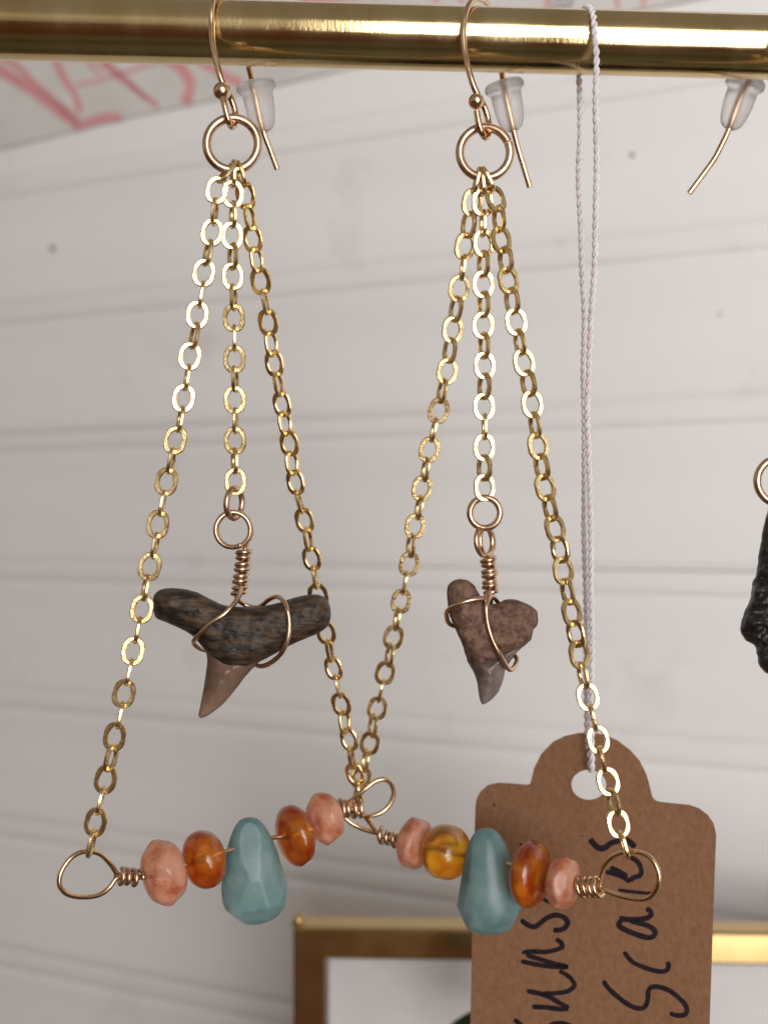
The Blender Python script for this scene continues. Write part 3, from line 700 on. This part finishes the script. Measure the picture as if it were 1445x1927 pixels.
front = [P(1090, 22, 112.6), P(1100, 13, 111.4), P(1110, 15, 109.4), P(1116, 28, 108.0), P(1119, 60, 107.4), P(1122, 100, 107.4), P(1122, 140, 107.6), P(1121, 200, 108.2), P(1123, 300, 109.2), P(1121, 400, 110), P(1119, 500, 111), P(1112, 600, 112), P(1108, 700, 113), P(1105, 780, 113.6), P(1108, 860, 114.2), P(1112, 1000, 115.4), P(1112, 1100, 116.2), P(1114, 1200, 117), P(1113, 1300, 117.8), P(1113, 1380, 118.4), P(1114, 1440, 118.6), P(1112, 1452, 119.3)]
back = [P(1090, 22, 112.6), P(1086, 40, 114.6), P(1087, 90, 115.7), P(1089, 135, 115.8), P(1091, 180, 115.8), P(1092, 250, 115.8), P(1089, 330, 116), P(1093, 430, 116), P(1096, 520, 116.2), P(1100, 600, 116.3), P(1098, 700, 116.5), P(1100, 800, 116.8), P(1100, 900, 117), P(1099, 1000, 117.4), P(1102, 1100, 118), P(1103, 1200, 118.6), P(1103, 1300, 119.4), P(1105, 1380, 120.2), P(1108, 1430, 120.2), P(1112, 1452, 119.6)]
qa = cord('cord', front, htag); qb = cord('cord', back, htag, phase=1.0)
fz = []
for q in (qa, qb):
    for i in range(130):
        c = random.choice(q[20:-10]); dr = Vector((random.choice((-1, 1))*random.uniform(0.3, 1), random.uniform(-0.7, 0.7), random.uniform(-1, 1))).normalized(); b = Vector((random.uniform(-1, 1), random.uniform(-1, 1), random.uniform(-1, 1)))*0.25
        L = random.uniform(0.35, 0.8)*MM
        fz.append(tube([c+dr*0.2*MM, c+dr*(0.2*MM+L*0.4)+b*L*0.15, c+dr*(0.2*MM+L*0.75)+b*L*0.5, c+dr*(0.2*MM+L*0.9)+b*L], 0.009*MM, 3))
v, f = merge(*fz); fb = build('fibres', v, f, M['thread'], htag); fb['kind'] = 'stuff'

# ================================================================== gold picture frame below
FD = 205.0
fk = FD/F*MM
FO = P(552, 1746, FD)
yaw = R(-2.0)
fx = Vector((math.cos(yaw), math.sin(yaw), 0)); fn = Vector((math.sin(yaw), -math.cos(yaw), 0)); fz_ = Vector((0, 0, 1))
FWID, FHEI = 0.150, 0.200
frame = thing('picture_frame', 'gold metal picture frame with mitred corners standing below the earrings', 'picture frame', FO+fx*FWID/2-fz_*FHEI)
# bar profile: (distance in from the outer edge, forward), mm
bp = [(0.0, -6.0), (0.0, -0.45), (0.45, 0.0), (5.55, 0.0), (5.9, -0.25), (5.9, -4.5), (3.0, -6.0)]
corners = [(0, 0), (FWID, 0), (FWID, -FHEI), (0, -FHEI)]
def bar(i, gap):
    (xa, za), (xb, zb) = corners[i], corners[(i+1) % 4]
    inw = [(0, -1), (-1, 0), (0, 1), (1, 0)][i]; al = [(1, 0), (0, -1), (-1, 0), (0, 1)][i]
    v, f = [], []; n = len(bp)
    for (x, z), s in (((xa, za), 1), ((xb, zb), -1)):
        for ins, fw in bp:
            a = ins*MM+gap
            X = x+inw[0]*ins*MM+al[0]*s*a; Z = z+inw[1]*ins*MM+al[1]*s*a
            v.append(FO+fx*X+fz_*Z+fn*fw*MM)
    for j in range(n): f.append((j, (j+1) % n, n+(j+1) % n, n+j))
    f.append(tuple(range(n))); f.append(tuple(range(2*n-1, n-1, -1)))
    return build('frame_bar', v, f, M['frame'], frame, smooth=False)
for i in range(4): bar(i, 0.03*MM)
def quad_box(x0, x1, z0, z1, y0, y1, name, m):
    v = [FO+fx*x+fz_*z+fn*y for y in (y0, y1) for z in (z0, z1) for x in (x0, x1)]
    return build(name, v, [(0, 2, 3, 1), (4, 5, 7, 6), (0, 1, 5, 4), (2, 6, 7, 3), (0, 4, 6, 2), (1, 3, 7, 5)], m, frame, smooth=False)
quad_box(6.7*MM, FWID-6.7*MM, -FHEI+6.7*MM, -6.7*MM, -4.3*MM, -3.3*MM, 'mat_board', M['mat_board'])
quad_box(6.65*MM, FWID-6.65*MM, -FHEI+6.65*MM, -6.65*MM, -2.2*MM, -1.2*MM, 'glass_pane', M['glass'])
# the small dark clip on the corner
v, f = tube([FO+fx*0.6*MM-fn*2*MM-fz_*0.2*MM, FO+fx*0.9*MM-fn*2*MM+fz_*1.2*MM, FO+fx*1.4*MM-fn*2*MM+fz_*2.2*MM], [1.3*MM, 0.9*MM, 0.25*MM], 8)
build('corner_clip', v, f, M['frame'], frame)

# ================================================================== leaf of a plant between tag and frame
pl = thing('houseplant', 'dark green plant leaf showing past the edge of the kraft tag, before the frame', 'plant', P(960, 2250, 185))
leaf = [(846, 1932), (862, 1918), (884, 1905), (912, 1896), (945, 1895), (985, 1905), (1015, 1925), (1000, 1950), (955, 1968), (905, 1962), (866, 1948)]
v, f = inflate(leaf, 185, 0.5, 30, 6, 0.0, 0.0, tilt=lambda x, y: -4+8*((x-930)/80)**2*0.5+(y-1930)*0.05)
build('leaf', v, f, M['leaf'], pl)
wire('stem', [P(950, 1960, 183), P(958, 2050, 184), P(962, 2160, 185), P(960, 2250, 185)], 5*K(185), M['leaf'], pl)

for o in bpy.data.objects:
    if '_w' in o: del o['_w']
